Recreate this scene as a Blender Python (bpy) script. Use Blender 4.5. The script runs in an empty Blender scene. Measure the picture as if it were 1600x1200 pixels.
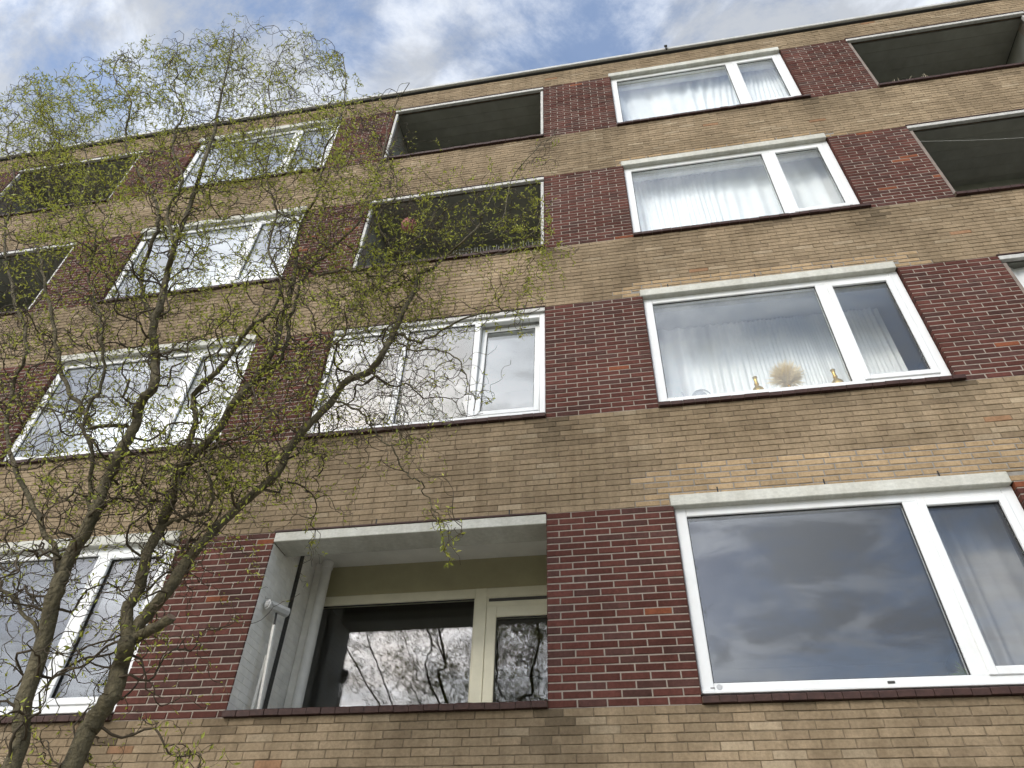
import bpy, math, random
from mathutils import Vector, Matrix, noise as mnoise
rnd = random.Random(7)
sc = bpy.context.scene
C = sc.collection
V = Vector

# ------------------------------------------------------------------ camera
Z0 = 3.39                      # height of the first row of window sills above the ground
CAM = V((0.72824, -5.44284, Z0 - 1.7914))
YAW, PIT, ROL, FPX = -0.19705, 0.73248, 0.03589, 1095.05
fw = V((math.sin(YAW)*math.cos(PIT), math.cos(YAW)*math.cos(PIT), math.sin(PIT)))
rt = V((math.cos(YAW), -math.sin(YAW), 0)); up = rt.cross(fw)
c_, s_ = math.cos(ROL), math.sin(ROL)
RX, RY = c_*rt + s_*up, -s_*rt + c_*up
cam = bpy.data.cameras.new('camera'); cam_o = bpy.data.objects.new('camera', cam); C.objects.link(cam_o)
m = Matrix((RX, RY, -fw)).transposed().to_4x4(); m.translation = CAM
cam_o.matrix_world = m
cam.sensor_width = 36; cam.lens = 36*FPX/1600; cam.clip_end = 3000; cam.clip_start = 0.05
sc.camera = cam_o

def ray(px, py):
    return (RX*((px-800)/FPX) - RY*((py-600)/FPX) + fw).normalized()
def at(px, py, y):             # the point of the plane at this distance from the facade
    r = ray(px, py); return CAM + r*((y-CAM.y)/r.y)
def topx(p):
    q = p-CAM; w = q.dot(fw)
    if w < 0.05: return (-9999, -9999)
    return (800+FPX*q.dot(RX)/w, 600-FPX*q.dot(RY)/w)

# ------------------------------------------------------------------ sky, sun, exposure
Vsun = ray(590, 768); Vsun = V((Vsun.x, -Vsun.y, Vsun.z)).normalized()   # the veiled sun stands where its mirror image would fall just below the glazed balcony
SUN = Vsun
elev = math.asin(SUN.z); azim = math.atan2(SUN.x, SUN.y)
world = bpy.data.worlds.new('World'); sc.world = world; world.use_nodes = True
nt = world.node_tree; N = nt.nodes; L = nt.links; N.clear()
def node(tree, kind, **kw):
    n = tree.nodes.new(kind)
    for k, v in kw.items(): setattr(n, k, v)
    return n
def mth(tree, op, a, b=None, c=None, clamp=False):
    n = tree.nodes.new('ShaderNodeMath'); n.operation = op; n.use_clamp = clamp
    for i, x in enumerate((a, b, c)):
        if x is None: continue
        if isinstance(x, (int, float)): n.inputs[i].default_value = x
        else: tree.links.new(x, n.inputs[i])
    return n.outputs[0]
def ramp(tree, fac, stops, interp='LINEAR'):
    n = tree.nodes.new('ShaderNodeValToRGB'); n.color_ramp.interpolation = interp
    e = n.color_ramp.elements
    while len(e) < len(stops): e.new(0.5)
    for i, (p, col) in enumerate(stops):
        e[i].position = p; e[i].color = (*col, 1) if len(col) == 3 else col
    tree.links.new(fac, n.inputs[0]); return n.outputs[0]
def mixc(tree, fac, a, b, mode='MIX'):
    n = tree.nodes.new('ShaderNodeMix'); n.data_type = 'RGBA'; n.blend_type = mode
    if isinstance(fac, (int, float)): n.inputs[0].default_value = fac
    else: tree.links.new(fac, n.inputs[0])
    for i, x in ((6, a), (7, b)):
        if isinstance(x, tuple): n.inputs[i].default_value = (*x, 1) if len(x) == 3 else x
        else: tree.links.new(x, n.inputs[i])
    return n.outputs[2]
sky = node(nt, 'ShaderNodeTexSky', sky_type='NISHITA', sun_disc=False)
sky.sun_elevation = elev; sky.sun_rotation = azim; sky.air_density = 1.0; sky.dust_density = 1.5; sky.ozone_density = 1.5
tc = node(nt, 'ShaderNodeTexCoord'); sp = node(nt, 'ShaderNodeSeparateXYZ'); L.new(tc.outputs['Generated'], sp.inputs[0])
zz = mth(nt, 'ADD', mth(nt, 'MAXIMUM', sp.outputs[2], 0.0), 0.22)
cb = node(nt, 'ShaderNodeCombineXYZ')
L.new(mth(nt, 'DIVIDE', sp.outputs[0], zz), cb.inputs[0]); L.new(mth(nt, 'DIVIDE', sp.outputs[1], zz), cb.inputs[1])
def cloud(scale, detail, rough, dist, loc):
    mp = node(nt, 'ShaderNodeMapping'); L.new(cb.outputs[0], mp.inputs[0]); mp.inputs['Location'].default_value = loc
    mp.inputs['Rotation'].default_value = (0, 0, 0.6); mp.inputs['Scale'].default_value = (1.0, 1.35, 1)
    n = node(nt, 'ShaderNodeTexNoise'); L.new(mp.outputs[0], n.inputs['Vector'])
    n.inputs['Scale'].default_value = scale; n.inputs['Detail'].default_value = detail
    n.inputs['Roughness'].default_value = rough; n.inputs['Distortion'].default_value = dist
    return n.outputs[0]
n1 = cloud(3.4, 12, 0.66, 0.35, (9.6, 6.1, 0)); n2 = cloud(5.2, 10, 0.55, 0.5, (4.8, 13.2, 0))
cover = ramp(nt, n1, [(0.36, (0.10,)*3), (0.60, (0.95,)*3)], 'EASE')
thick = ramp(nt, n2, [(0.42, (0.0,)*3), (0.58, (1.0,)*3)], 'EASE')
# clouds in front of the sun glow with the light coming through them
dt = node(nt, 'ShaderNodeVectorMath', operation='DOT_PRODUCT'); L.new(tc.outputs['Generated'], dt.inputs[0]); dt.inputs[1].default_value = SUN
dp = mth(nt, 'MAXIMUM', dt.outputs['Value'], 0.0)
glow = mth(nt, 'ADD', mth(nt, 'MULTIPLY', mth(nt, 'POWER', dp, 6.0), 17.0), mth(nt, 'MULTIPLY', mth(nt, 'POWER', dp, 20.0), 38.0))
lum = mth(nt, 'MULTIPLY', mth(nt, 'ADD', glow, 5.9), mth(nt, 'SUBTRACT', 1.2, mth(nt, 'MULTIPLY', thick, 0.46)))
ccol = node(nt, 'ShaderNodeVectorMath', operation='SCALE'); L.new(mixc(nt, mth(nt, 'POWER', dp, 24.0), (0.93, 0.98, 1.06), (1.06, 0.99, 0.92)), ccol.inputs[0]); L.new(lum, ccol.inputs['Scale'])
blue = node(nt, 'ShaderNodeVectorMath', operation='SCALE'); L.new(sky.outputs[0], blue.inputs[0]); blue.inputs['Scale'].default_value = 1.95
bg = node(nt, 'ShaderNodeBackground'); bg.inputs[1].default_value = 0.1
L.new(mixc(nt, cover, blue.outputs[0], ccol.outputs[0]), bg.inputs[0])
wo = node(nt, 'ShaderNodeOutputWorld'); L.new(bg.outputs[0], wo.inputs[0])

sun = bpy.data.lights.new('sun', 'SUN'); sun.energy = 0.8; sun.angle = math.radians(10); sun.color = (1, 0.95, 0.87)
sun_o = bpy.data.objects.new('sun', sun); C.objects.link(sun_o); sun_o.rotation_euler = SUN.to_track_quat('Z', 'Y').to_euler()
vs = sc.view_settings; vs.view_transform = 'Standard'; vs.look = 'None'; vs.gamma = 1; vs.exposure = 0.56; vs.use_curve_mapping = False
sc.cycles.transparent_max_bounces = 16; sc.cycles.diffuse_bounces = 6

# ------------------------------------------------------------------ materials
def mat(name, col, rough=0.7, var=0.25, scale=6.0, bump=0.0, bscale=60.0, attr=False, spec=0.4, stretch=None, transl=0.0, wear=0.0, bdist=0.01):
    mt = bpy.data.materials.new(name); mt.use_nodes = True; t = mt.node_tree
    b = t.nodes['Principled BSDF']; b.inputs['Roughness'].default_value = rough
    b.inputs['Specular IOR Level'].default_value = spec
    tcn = node(t, 'ShaderNodeTexCoord'); geo = node(t, 'ShaderNodeNewGeometry'); src = geo.outputs['Position']
    if stretch:
        mp = node(t, 'ShaderNodeMapping'); t.links.new(src, mp.inputs[0]); mp.inputs['Scale'].default_value = stretch; src = mp.outputs[0]
    n = node(t, 'ShaderNodeTexNoise'); t.links.new(src, n.inputs['Vector']); n.inputs['Scale'].default_value = scale; n.inputs['Detail'].default_value = 6; n.inputs['Roughness'].default_value = 0.65
    f = ramp(t, n.outputs[0], [(0.3, (1-var,)*3), (0.7, (1+var*0.6,)*3)])
    if attr:
        a = node(t, 'ShaderNodeAttribute'); a.attribute_name = 'Col'; base = a.outputs['Color']
    else:
        rgb = node(t, 'ShaderNodeRGB'); rgb.outputs[0].default_value = (*col, 1); base = rgb.outputs[0]
    if wear:                                      # broad weathering and rain runs over the whole surface
        for sc_, st, lo, hi in ((0.9, (1, 1, 1.4), 1-wear, 1+wear*.5), (1.0, (7, 1, .55), 1-wear*.8, 1+wear*.35)):
            mp2 = node(t, 'ShaderNodeMapping'); t.links.new(geo.outputs['Position'], mp2.inputs[0]); mp2.inputs['Scale'].default_value = st
            n3_ = node(t, 'ShaderNodeTexNoise'); t.links.new(mp2.outputs[0], n3_.inputs['Vector']); n3_.inputs['Scale'].default_value = sc_; n3_.inputs['Detail'].default_value = 7; n3_.inputs['Roughness'].default_value = .62
            f = mixc(t, 1.0, f, ramp(t, n3_.outputs[0], [(.34, (lo, lo*.985, lo*.96)), (.62, (hi,)*3)]), 'MULTIPLY')
    t.links.new(mixc(t, 1.0, base, f, 'MULTIPLY'), b.inputs['Base Color'])
    if bump:
        n2_ = node(t, 'ShaderNodeTexNoise'); t.links.new(geo.outputs['Position'], n2_.inputs['Vector']); n2_.inputs['Scale'].default_value = bscale; n2_.inputs['Detail'].default_value = 5
        bp = node(t, 'ShaderNodeBump'); bp.inputs['Strength'].default_value = bump; bp.inputs['Distance'].default_value = bdist
        t.links.new(n2_.outputs[0], bp.inputs['Height']); t.links.new(bp.outputs[0], b.inputs['Normal'])
    if transl:
        tr = node(t, 'ShaderNodeBsdfTranslucent'); tr.inputs[0].default_value = (*[min(1, x*1.3) for x in col], 1)
        mx = node(t, 'ShaderNodeMixShader'); mx.inputs[0].default_value = transl
        out = t.nodes['Material Output']; t.links.new(b.outputs[0], mx.inputs[1]); t.links.new(tr.outputs[0], mx.inputs[2]); t.links.new(mx.outputs[0], out.inputs[0])
    return mt
M = {}
M['brick'] = mat('brick', None, 0.9, 0.24, 38, 0.35, 140, attr=True, spec=0.12, wear=.21)
M['mortar'] = mat('mortar_grey', (0.27, 0.23, 0.19), 0.9, 0.2, 20, 0.4, 120)
M['mortar_old'] = mat('mortar_weathered', (0.165, 0.128, 0.084), 0.9, 0.45, 14, 0.5, 90, wear=.25)
M['mortar_new'] = mat('mortar_repointed', (0.23, 0.215, 0.19), 0.9, 0.2, 20, 0.4, 120)
M['sill'] = mat('glazed_sill_tile', (0.050, 0.024, 0.019), 0.6, 0.4, 22, 0.1, 60, spec=0.25)
M['concrete'] = mat('concrete', (0.52, 0.52, 0.47), 0.85, 0.16, 30, 0.3, 160, stretch=(1, 1, 1.6), wear=.14)
M['pvc'] = mat('white_plastic_frame', (0.70, 0.72, 0.73), 0.36, 0.04, 9, 0, wear=.03)
M['cream'] = mat('cream_paint', (0.64, 0.61, 0.47), 0.45, 0.08, 5, 0.05, 60)
M['creamwall'] = mat('cream_panel', (0.36, 0.33, 0.20), 0.6, 0.1, 5, 0.05, 60)
M['white_paint'] = mat('white_masonry_paint', (0.82, 0.80, 0.75), 0.7, 0.14, 7, 0.2, 80)
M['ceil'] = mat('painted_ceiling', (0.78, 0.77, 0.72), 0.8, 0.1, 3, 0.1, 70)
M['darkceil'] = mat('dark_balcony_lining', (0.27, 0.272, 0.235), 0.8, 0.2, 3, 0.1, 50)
M['gasket'] = mat('black_rubber', (0.012, 0.012, 0.013), 0.6, 0.1, 10)
M['alu'] = mat('weathered_aluminium', (0.46, 0.45, 0.42), 0.55, 0.25, 14, 0.05, 80)
M['rust'] = mat('brown_steel_frame', (0.20, 0.16, 0.13), 0.6, 0.3, 14, 0.1, 80)
M['coping'] = mat('roof_edge_metal', (0.46, 0.46, 0.44), 0.5, 0.15, 6, 0.05, 60, stretch=(3, 3, 0.6))
M['bitumen'] = mat('roofing', (0.04, 0.04, 0.04), 0.9, 0.2, 5)
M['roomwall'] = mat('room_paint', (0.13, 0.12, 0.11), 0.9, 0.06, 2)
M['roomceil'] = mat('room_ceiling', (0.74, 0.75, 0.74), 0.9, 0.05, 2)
M['curtain'] = mat('sheer_curtain', (0.90, 0.92, 0.93), 0.9, 0.05, 5, 0, transl=0.14)
M['curtain_grey'] = mat('grey_sheer_curtain', (0.30, 0.29, 0.29), 0.9, 0.08, 5, 0, transl=0.25)
M['gold'] = mat('gold_glaze', (0.62, 0.42, 0.10), 0.25, 0.12, 8, spec=0.8); M['gold'].node_tree.nodes['Principled BSDF'].inputs['Metallic'].default_value = 0.8
M['pampas'] = mat('dried_grass', (0.90, 0.78, 0.60), 0.9, 0.25, 40, transl=0.3)
M['grey_metal'] = mat('grey_enamel', (0.25, 0.27, 0.30), 0.4, 0.15, 9)
M['white_metal'] = mat('chipped_white_enamel', (0.82, 0.80, 0.75), 0.4, 0.12, 35)
M['tube'] = mat('grey_plastic_tube', (0.50, 0.50, 0.49), 0.5, 0.14, 20, 0.05)
M['pipe'] = mat('plastic_pipe', (0.66, 0.65, 0.61), 0.45, 0.12, 6)
M['dark'] = mat('dark_steel', (0.05, 0.048, 0.044), 0.6, 0.2, 8)
M['pink'] = mat('pink_paper', (0.62, 0.27, 0.27), 0.9, 0.18, 14, transl=0.3)
M['plant'] = mat('house_plant', (0.16, 0.22, 0.06), 0.5, 0.25, 30, transl=0.3)
M['cloth'] = mat('white_cloth', (0.75, 0.76, 0.76), 0.9, 0.08, 8, transl=0.2)
M['wire'] = mat('wire', (0.45, 0.45, 0.42), 0.5, 0.1, 8)
M['label'] = mat('grey_sticker', (0.45, 0.46, 0.47), 0.5, 0.1, 60)
M['bark'] = mat('willow_bark', (0.105, 0.088, 0.048), 0.85, 0.6, 30, 1.0, 48, stretch=(1, 1, 0.4), bdist=.02)
M['twig'] = mat('willow_twig', (0.060, 0.043, 0.022), 0.7, 0.3, 9)
M['cutwood'] = mat('cut_wood', (0.14, 0.10, 0.07), 0.9, 0.3, 40, 0.3, 80)
M['leaf'] = mat('willow_leaf', (0.30, 0.31, 0.05), 0.5, 0.2, 5, attr=True, transl=0.4)
M['ground'] = mat('lawn', (0.11, 0.12, 0.055), 0.95, 0.4, 1.5, 0.5, 30)
M['paving'] = mat('paving', (0.40, 0.38, 0.35), 0.9, 0.25, 5, 0.3, 60)
def glass(name, tint):
    mt = bpy.data.materials.new(name); mt.use_nodes = True; t = mt.node_tree; t.nodes.clear()
    g = node(t, 'ShaderNodeNewGeometry'); dn = node(t, 'ShaderNodeVectorMath', operation='DOT_PRODUCT')
    t.links.new(g.outputs['Normal'], dn.inputs[0]); t.links.new(g.outputs['Incoming'], dn.inputs[1])
    ic = mth(t, 'SUBTRACT', 1.0, mth(t, 'ABSOLUTE', dn.outputs['Value']), clamp=True)
    F = mth(t, 'ADD', mth(t, 'MULTIPLY', mth(t, 'POWER', ic, 5.0), 0.966), 0.034)   # one glass sheet has two surfaces
    r2 = mth(t, 'DIVIDE', mth(t, 'MULTIPLY', F, 2.0), mth(t, 'ADD', F, 1.0))
    tr = node(t, 'ShaderNodeBsdfTransparent'); tr.inputs[0].default_value = (*tint, 1)
    gl = node(t, 'ShaderNodeBsdfGlossy'); gl.inputs['Roughness'].default_value = 0.0; gl.inputs[0].default_value = (0.97, 0.98, 1, 1)
    mx = node(t, 'ShaderNodeMixShader'); t.links.new(r2, mx.inputs[0]); t.links.new(tr.outputs[0], mx.inputs[1]); t.links.new(gl.outputs[0], mx.inputs[2])
    o = node(t, 'ShaderNodeOutputMaterial'); t.links.new(mx.outputs[0], o.inputs[0]); return mt
M['glass'] = glass('window_glass', (0.975, 0.985, 0.98))

# ------------------------------------------------------------------ mesh helpers
class MB:
    def __init__(s): s.v = []; s.f = []; s.c = []; s.sm = False
    def face(s, pts, col=None):
        i = len(s.v); s.v += [tuple(p) for p in pts]; s.f.append(tuple(range(i, i+len(pts))))
        if col is not None: s.c += [col]*len(pts)
    def box(s, x0, x1, y0, y1, z0, z1, b=0.0, xf=None):
        if x1 < x0: x0, x1 = x1, x0
        i = len(s.v)
        if b <= 0:
            P = [(x, y, z) for x in (x0, x1) for y in (y0, y1) for z in (z0, z1)]
            F = [(0, 1, 3, 2), (4, 6, 7, 5), (0, 4, 5, 1), (2, 3, 7, 6), (0, 2, 6, 4), (1, 5, 7, 3)]
        else:
            P = []; idx = {}
            b = min(b, (x1-x0)*.4, (y1-y0)*.4, (z1-z0)*.4)
            for cx in (0, 1):
                for cy in (0, 1):
                    for cz in (0, 1):
                        X, Y, Z = (x0, x1)[cx], (y0, y1)[cy], (z0, z1)[cz]
                        ix, iy, iz = X+b*(1-2*cx), Y+b*(1-2*cy), Z+b*(1-2*cz)
                        for a, p in enumerate(((X, iy, iz), (ix, Y, iz), (ix, iy, Z))): idx[cx, cy, cz, a] = len(P); P.append(p)
            F = []
            for sd in (0, 1):
                q = [(0, 0), (0, 1), (1, 1), (1, 0)]
                f0 = [idx[sd, a, c, 0] for a, c in q]; f1 = [idx[a, sd, c, 1] for a, c in q]; f2 = [idx[a, c, sd, 2] for a, c in q]
                F += [tuple(f0 if sd == 0 else f0[::-1])[::-1] if False else tuple(f0), tuple(f1), tuple(f2)]
            for a in (0, 1):
                for c in (0, 1):
                    F.append((idx[0, a, c, 1], idx[1, a, c, 1], idx[1, a, c, 2], idx[0, a, c, 2]))
                    F.append((idx[a, 0, c, 0], idx[a, 1, c, 0], idx[a, 1, c, 2], idx[a, 0, c, 2]))
                    F.append((idx[a, c, 0, 0], idx[a, c, 1, 0], idx[a, c, 1, 1], idx[a, c, 0, 1]))
            for a in (0, 1):
                for c in (0, 1):
                    for e in (0, 1): F.append((idx[a, c, e, 0], idx[a, c, e, 1], idx[a, c, e, 2]))
        if xf: P = [tuple(xf(V(p))) for p in P]
        s.v += P; s.f += [tuple(k+i for k in f) for f in F]
    def tube(s, pts, rad, n=6, cap=True):
        k = len(pts)
        if k < 2: return
        i0 = len(s.v); t = (pts[1]-pts[0]).normalized()
        a = t.orthogonal().normalized()
        for i in range(k):
            t = (pts[min(i+1, k-1)]-pts[max(i-1, 0)])
            if t.length < 1e-9: t = V((0, 0, 1))
            t.normalize(); a = a - t*a.dot(t)
            a = a.normalized() if a.length > 1e-6 else t.orthogonal().normalized()
            bb = t.cross(a); r = rad[i] if hasattr(rad, '__len__') else rad
            for j in range(n):
                w = 2*math.pi*j/n; s.v.append(tuple(pts[i]+a*(r*math.cos(w))+bb*(r*math.sin(w))))
        for i in range(k-1):
            for j in range(n):
                j2 = (j+1) % n; s.f.append((i0+i*n+j, i0+i*n+j2, i0+(i+1)*n+j2, i0+(i+1)*n+j))
        if cap:
            s.f.append(tuple(i0+j for j in range(n))[::-1]); s.f.append(tuple(i0+(k-1)*n+j for j in range(n)))
    def lathe(s, c, prof, n=16):
        i0 = len(s.v)
        for r, z in prof:
            for j in range(n):
                w = 2*math.pi*j/n; s.v.append((c[0]+r*math.cos(w), c[1]+r*math.sin(w), c[2]+z))
        for i in range(len(prof)-1):
            for j in range(n):
                j2 = (j+1) % n; s.f.append((i0+i*n+j, i0+i*n+j2, i0+(i+1)*n+j2, i0+(i+1)*n+j))
    def build(s, name, material, parent=None, smooth=False, fix=True, kind=None):
        me = bpy.data.meshes.new(name); me.from_pydata(s.v, [], s.f)
        if s.c and len(s.c) == len(s.v):
            a = me.color_attributes.new('Col', 'FLOAT_COLOR', 'POINT'); a.data.foreach_set('color', [x for q in s.c for x in (*q, 1.0)])
        me.materials.append(M[material])
        if fix:
            import bmesh
            bm = bmesh.new(); bm.from_mesh(me); bmesh.ops.recalc_face_normals(bm, faces=bm.faces); bm.to_mesh(me); bm.free()
        if smooth: me.polygons.foreach_set('use_smooth', [True]*len(me.polygons))
        o = bpy.data.objects.new(name, me); C.objects.link(o)
        if parent: o.parent = parent; o.matrix_parent_inverse = Matrix.Translation(-root_loc(parent))
        if kind: o['kind'] = kind
        return o
def root_loc(o):
    p = V((0, 0, 0))
    while o: p += o.location + o.matrix_parent_inverse.translation; o = o.parent
    return p
def thing(name, label, cat, loc, group=None):
    o = bpy.data.objects.new(name, None); C.objects.link(o); o.location = loc; o.empty_display_size = 0.2
    return tag(o, label, cat, group)
def tag(o, label, cat, group=None):
    o['label'] = label; o['category'] = cat
    if group: o['group'] = group
    return o

# ------------------------------------------------------------------ ground
g = MB(); g.face([(-900, -900, 0), (900, -900, 0), (900, 900, 0), (-900, 900, 0)])
go = g.build('ground', 'ground'); go['kind'] = 'structure'
g = MB(); g.box(-40, 40, -1.5, -0.001, -0.05, 0.03)
po = g.build('pavement', 'paving'); po['kind'] = 'structure'
g = MB(); g.box(-60, 60, -12, -3.4, -0.05, 0.02)
po = g.build('bounce_path', 'paving'); po['kind'] = 'structure'  # unseen pale strip, added to bounce light up to soffits and ceilings

# ------------------------------------------------------------------ the block of flats
H, CRS, PITCH = 2.79, 0.062, 0.2225
ZB = -0.095                                       # bottom of a red band below the sill line of its storey
PER = 7.48
XA, XB = -14.6, 10.6                              # ends of the facade
DEPTH = 9.0
REC = 0.05                                        # frames stand back behind the brick face
WT, LT, BT, CEIL, FLOOR = 1.562, 1.672, 1.475, 1.74, -0.83
ROOF = 10.47
WINS = [(1.127-PER, 3.872-PER), (1.127, 3.872)]
WINS = [(a+k*PER, b+k*PER) for k in (-1, 0, 1) for a, b in [(1.127, 3.872)] if b+k*PER < XB+0.1 and a+k*PER > XA]
BALS = [(-2.606+k*PER, k*PER) for k in (-1, 0, 1)]
FL = range(4)
bld = thing('apartment_building', 'block of flats in yellow brick with dark red brick panels between white windows and balconies', 'building', (0, 4, 0))
def W(z): return z+Z0

core = MB(); core_new = {}; pier_cores = []
ops = sorted(WINS+BALS)
for f in FL:
    zb, zt = W(f*H+ZB), W(f*H+ZB+27*CRS)
    xs = XA
    for a, b in ops+[(XB, XB)]:
        pc = MB(); pc.box(xs+(0.006 if xs > XA else 0), a-0.006, 0.0035, 0.28, zb, zt); pier_cores.append(pc); xs = b
    core.box(XA, XB, 0.005, 0.28, zt, W((f+1)*H+ZB) if f < 3 else W(ROOF))
core.box(XA, XB, 0.005, 0.28, -0.1, W(ZB))
wall = core.build('wall', 'mortar_old', bld)
piers = [pc.build('brick_pier', 'mortar', bld) for pc in pier_cores]
def pier_at(x, z):
    f = min(3, max(0, int((z-Z0-ZB)/H))); k = sum(1 for o in sorted(WINS+BALS) if o[1] <= x+.01); return piers[f*(len(WINS+BALS)+1)+k]
b = MB()
b.box(XA, XA+0.28, 0.281, DEPTH, 0, W(ROOF)); b.box(XB-0.28, XB, 0.281, DEPTH, 0, W(ROOF)); b.box(XA+0.281, XB-0.281, DEPTH-0.28, DEPTH, 0, W(ROOF))
b.build('outer_wall', 'mortar_old', bld)

# --- bricks
def jit(a): return rnd.uniform(-a, a)
def brick_geo(mb, x0, x1, z0, z1, y, col, back=0.012, bev=0.004):
    yj = y+rnd.uniform(-.003, .0008); tl = jit(0.0018)
    q = [(x0+jit(.0012), z0+jit(.0012)), (x1+jit(.0012), z0+jit(.0012)), (x1+jit(.0012), z1+jit(.0012)), (x0+jit(.0012), z1+jit(.0012))]
    cx, cz = (x0+x1)/2, (z0+z1)/2
    bx = min(bev, (x1-x0)*.3)
    inn = [(px+(bx if px < cx else -bx)*rnd.uniform(.6, 1.5), pz+(bev if pz < cz else -bev)*rnd.uniform(.5, 1.4)) for px, pz in q]
    i = len(mb.v)
    mb.v += [(px, y+back, pz) for px, pz in q] + [(px, yj+bev*.8, pz) for px, pz in q] + [(px, yj+tl*(1 if px < cx else -1), pz) for px, pz in inn]
    mb.c += [col]*12
    for k in range(4):
        k2 = (k+1) % 4
        mb.f.append((i+k, i+k2, i+4+k2, i+4+k)); mb.f.append((i+4+k, i+4+k2, i+8+k2, i+8+k))
    mb.f.append((i+8, i+9, i+10, i+11))
def nz(x, z, s, o=0.0): return mnoise.noise(V((x*s+o, z*s*1.3, o*3.7)))
STAINS_AND_SHADE = []                                       # soot runs below sill ends; patches under mid-sill are partly soot, partly painted shade
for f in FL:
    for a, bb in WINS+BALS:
        STAINS_AND_SHADE += [(bb+0.05, f*H+ZB, 0.17, 0.55, 0.78), (a-0.02, f*H+ZB, 0.12, 0.4, 0.5), (a+(bb-a)*0.62, f*H+ZB, 0.4, 0.24, 0.55), (a+(bb-a)*0.2, f*H+ZB, 0.25, 0.16, 0.45)]
def stain_and_shade(x, z):
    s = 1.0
    for sx, sz, w, h, k in STAINS_AND_SHADE:
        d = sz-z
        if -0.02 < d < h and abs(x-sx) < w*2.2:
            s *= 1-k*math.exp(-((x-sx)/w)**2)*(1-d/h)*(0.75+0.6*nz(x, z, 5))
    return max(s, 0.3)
def new_zone(x, z):                               # repointed courses above the right-hand lintels
    for f, (l, r_, n) in enumerate(((0.42, 0.55, 7), (0.25, 0.35, 4), (0.2, 0.25, 3), (0, 0, 0))):
        for wi, (a, bb) in enumerate(WINS):
            if wi != 1: continue
            k = (z-(f*H+LT-0.11))/CRS
            if 0 <= k < n and a-l-0.12*nz(x, z, 3)*3+0.05*k < x < bb+r_-0.04*k: return True
    return False
def ycol(x, z, fresh):
    n = nz(x, z, 0.55, 2.0)*0.5+nz(x, z, 1.7, 5.0)*0.35
    k = (0.96+0.22*n)*rnd.uniform(0.90, 1.10)
    c = [0.272*k, 0.208*k, 0.134*k]
    t = rnd.random()
    if fresh: k = rnd.uniform(.85, 1.12); c = [0.36*k, 0.262*k, 0.155*k]
    elif t < 0.0035: c = [0.28*k, 0.165*k, 0.095*k]
    elif t < 0.06: c = [0.315*k, 0.25*k, 0.168*k]
    elif t < 0.15: c = [0.235*k, 0.178*k, 0.115*k]
    s = stain_and_shade(x, z); return tuple(q*s for q in c)
def rcol(x, z):
    k = rnd.uniform(0.80, 1.15)*(1+0.15*nz(x, z, 1.3)); t = rnd.random()
    if t < 0.012: return (0.20*k, 0.068*k, 0.035*k)
    if t < 0.3: return (0.080*k, 0.039*k, 0.033*k)
    return (0.098*k, 0.038*k, 0.030*k)
def spans(segs, hole):
    out = []
    for a, b in segs:
        if hole[1] <= a or hole[0] >= b: out.append((a, b)); continue
        if hole[0] > a: out.append((a, hole[0]))
        if hole[1] < b: out.append((hole[1], b))
    return out
yel, red = [], []
zmin = -Z0+0.03
i = int((zmin-ZB)/CRS)
while True:
    z0 = ZB+i*CRS
    if z0+CRS > ROOF-0.01: break
    f = i//45; j = i % 45
    isred = i >= 0 and j < 27 and f < 4
    segs = [(XA, XB)]; zlo = z0
    if isred:
        for o in ops: segs = spans(segs, o)
    else:
        fz = f*H if i >= 0 else None
        if i >= 0 and f < 4 and j in (27, 28):
            if j == 27:
                for a, bb in WINS: segs = spans(segs, (a-0.025, bb-0.015))
    off = (PITCH/2 if i % 2 else 0.0) + (0 if isred else jit(0.035))
    for a, bb in segs:
        k = math.floor((a-off)/PITCH)
        cuts = []
        while off+k*PITCH < bb:
            cuts.append((max(a, off+k*PITCH), min(bb, off+(k+1)*PITCH))); k += 1
        if len(cuts) > 1 and cuts[0][1]-cuts[0][0] < 0.055: cuts[1] = (cuts[0][0], cuts[1][1]); cuts.pop(0)
        if len(cuts) > 1 and cuts[-1][1]-cuts[-1][0] < 0.055: cuts[-2] = (cuts[-2][0], cuts[-1][1]); cuts.pop()
        for c0, c1 in cuts:
            ea = 0.0 if abs(c0-a) < 1e-6 else None; eb = 0.0 if abs(c1-bb) < 1e-6 else None
            edge = isred and (ea is not None or eb is not None)
            cx, cz = (c0+c1)/2, z0+CRS/2
            fresh = (not isred) and new_zone(cx, cz)
            gp = 0.011 if isred or fresh else rnd.uniform(0.003, 0.008)
            gx0 = 0.0005 if ea is not None and isred else gp/2; gx1 = 0.0005 if eb is not None and isred else gp/2
            gz = 0.0115 if isred or fresh else rnd.uniform(0.0035, 0.008)
            zb_, zt_ = z0+gz/2, z0+CRS-gz/2
            if not isred and i >= 0 and f < 4 and j == 28:
                for wa, wb in WINS:
                    if c1 > wa-0.02 and c0 < wb: zb_ = f*H+LT+0.003
            if zt_-zb_ < 0.012: continue
            rec = (c0+gx0, c1-gx1, W(zb_), W(zt_), rcol(cx, cz) if isred else ycol(cx, cz, fresh), 0.09 if edge and not (f == 0 and abs(c1-BALS[1][0]) < .01) else 0.012)
            if fresh: core_new.setdefault(f, MB()).face([(c0, 0.0042, W(z0)), (c1, 0.0042, W(z0)), (c1, 0.0042, W(z0+CRS)), (c0, 0.0042, W(z0+CRS))])
            (red if isred else yel).append(rec)
    i += 1
for q in core_new.values(): q.build('repointing', 'mortar_new', wall, fix=False)
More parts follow.
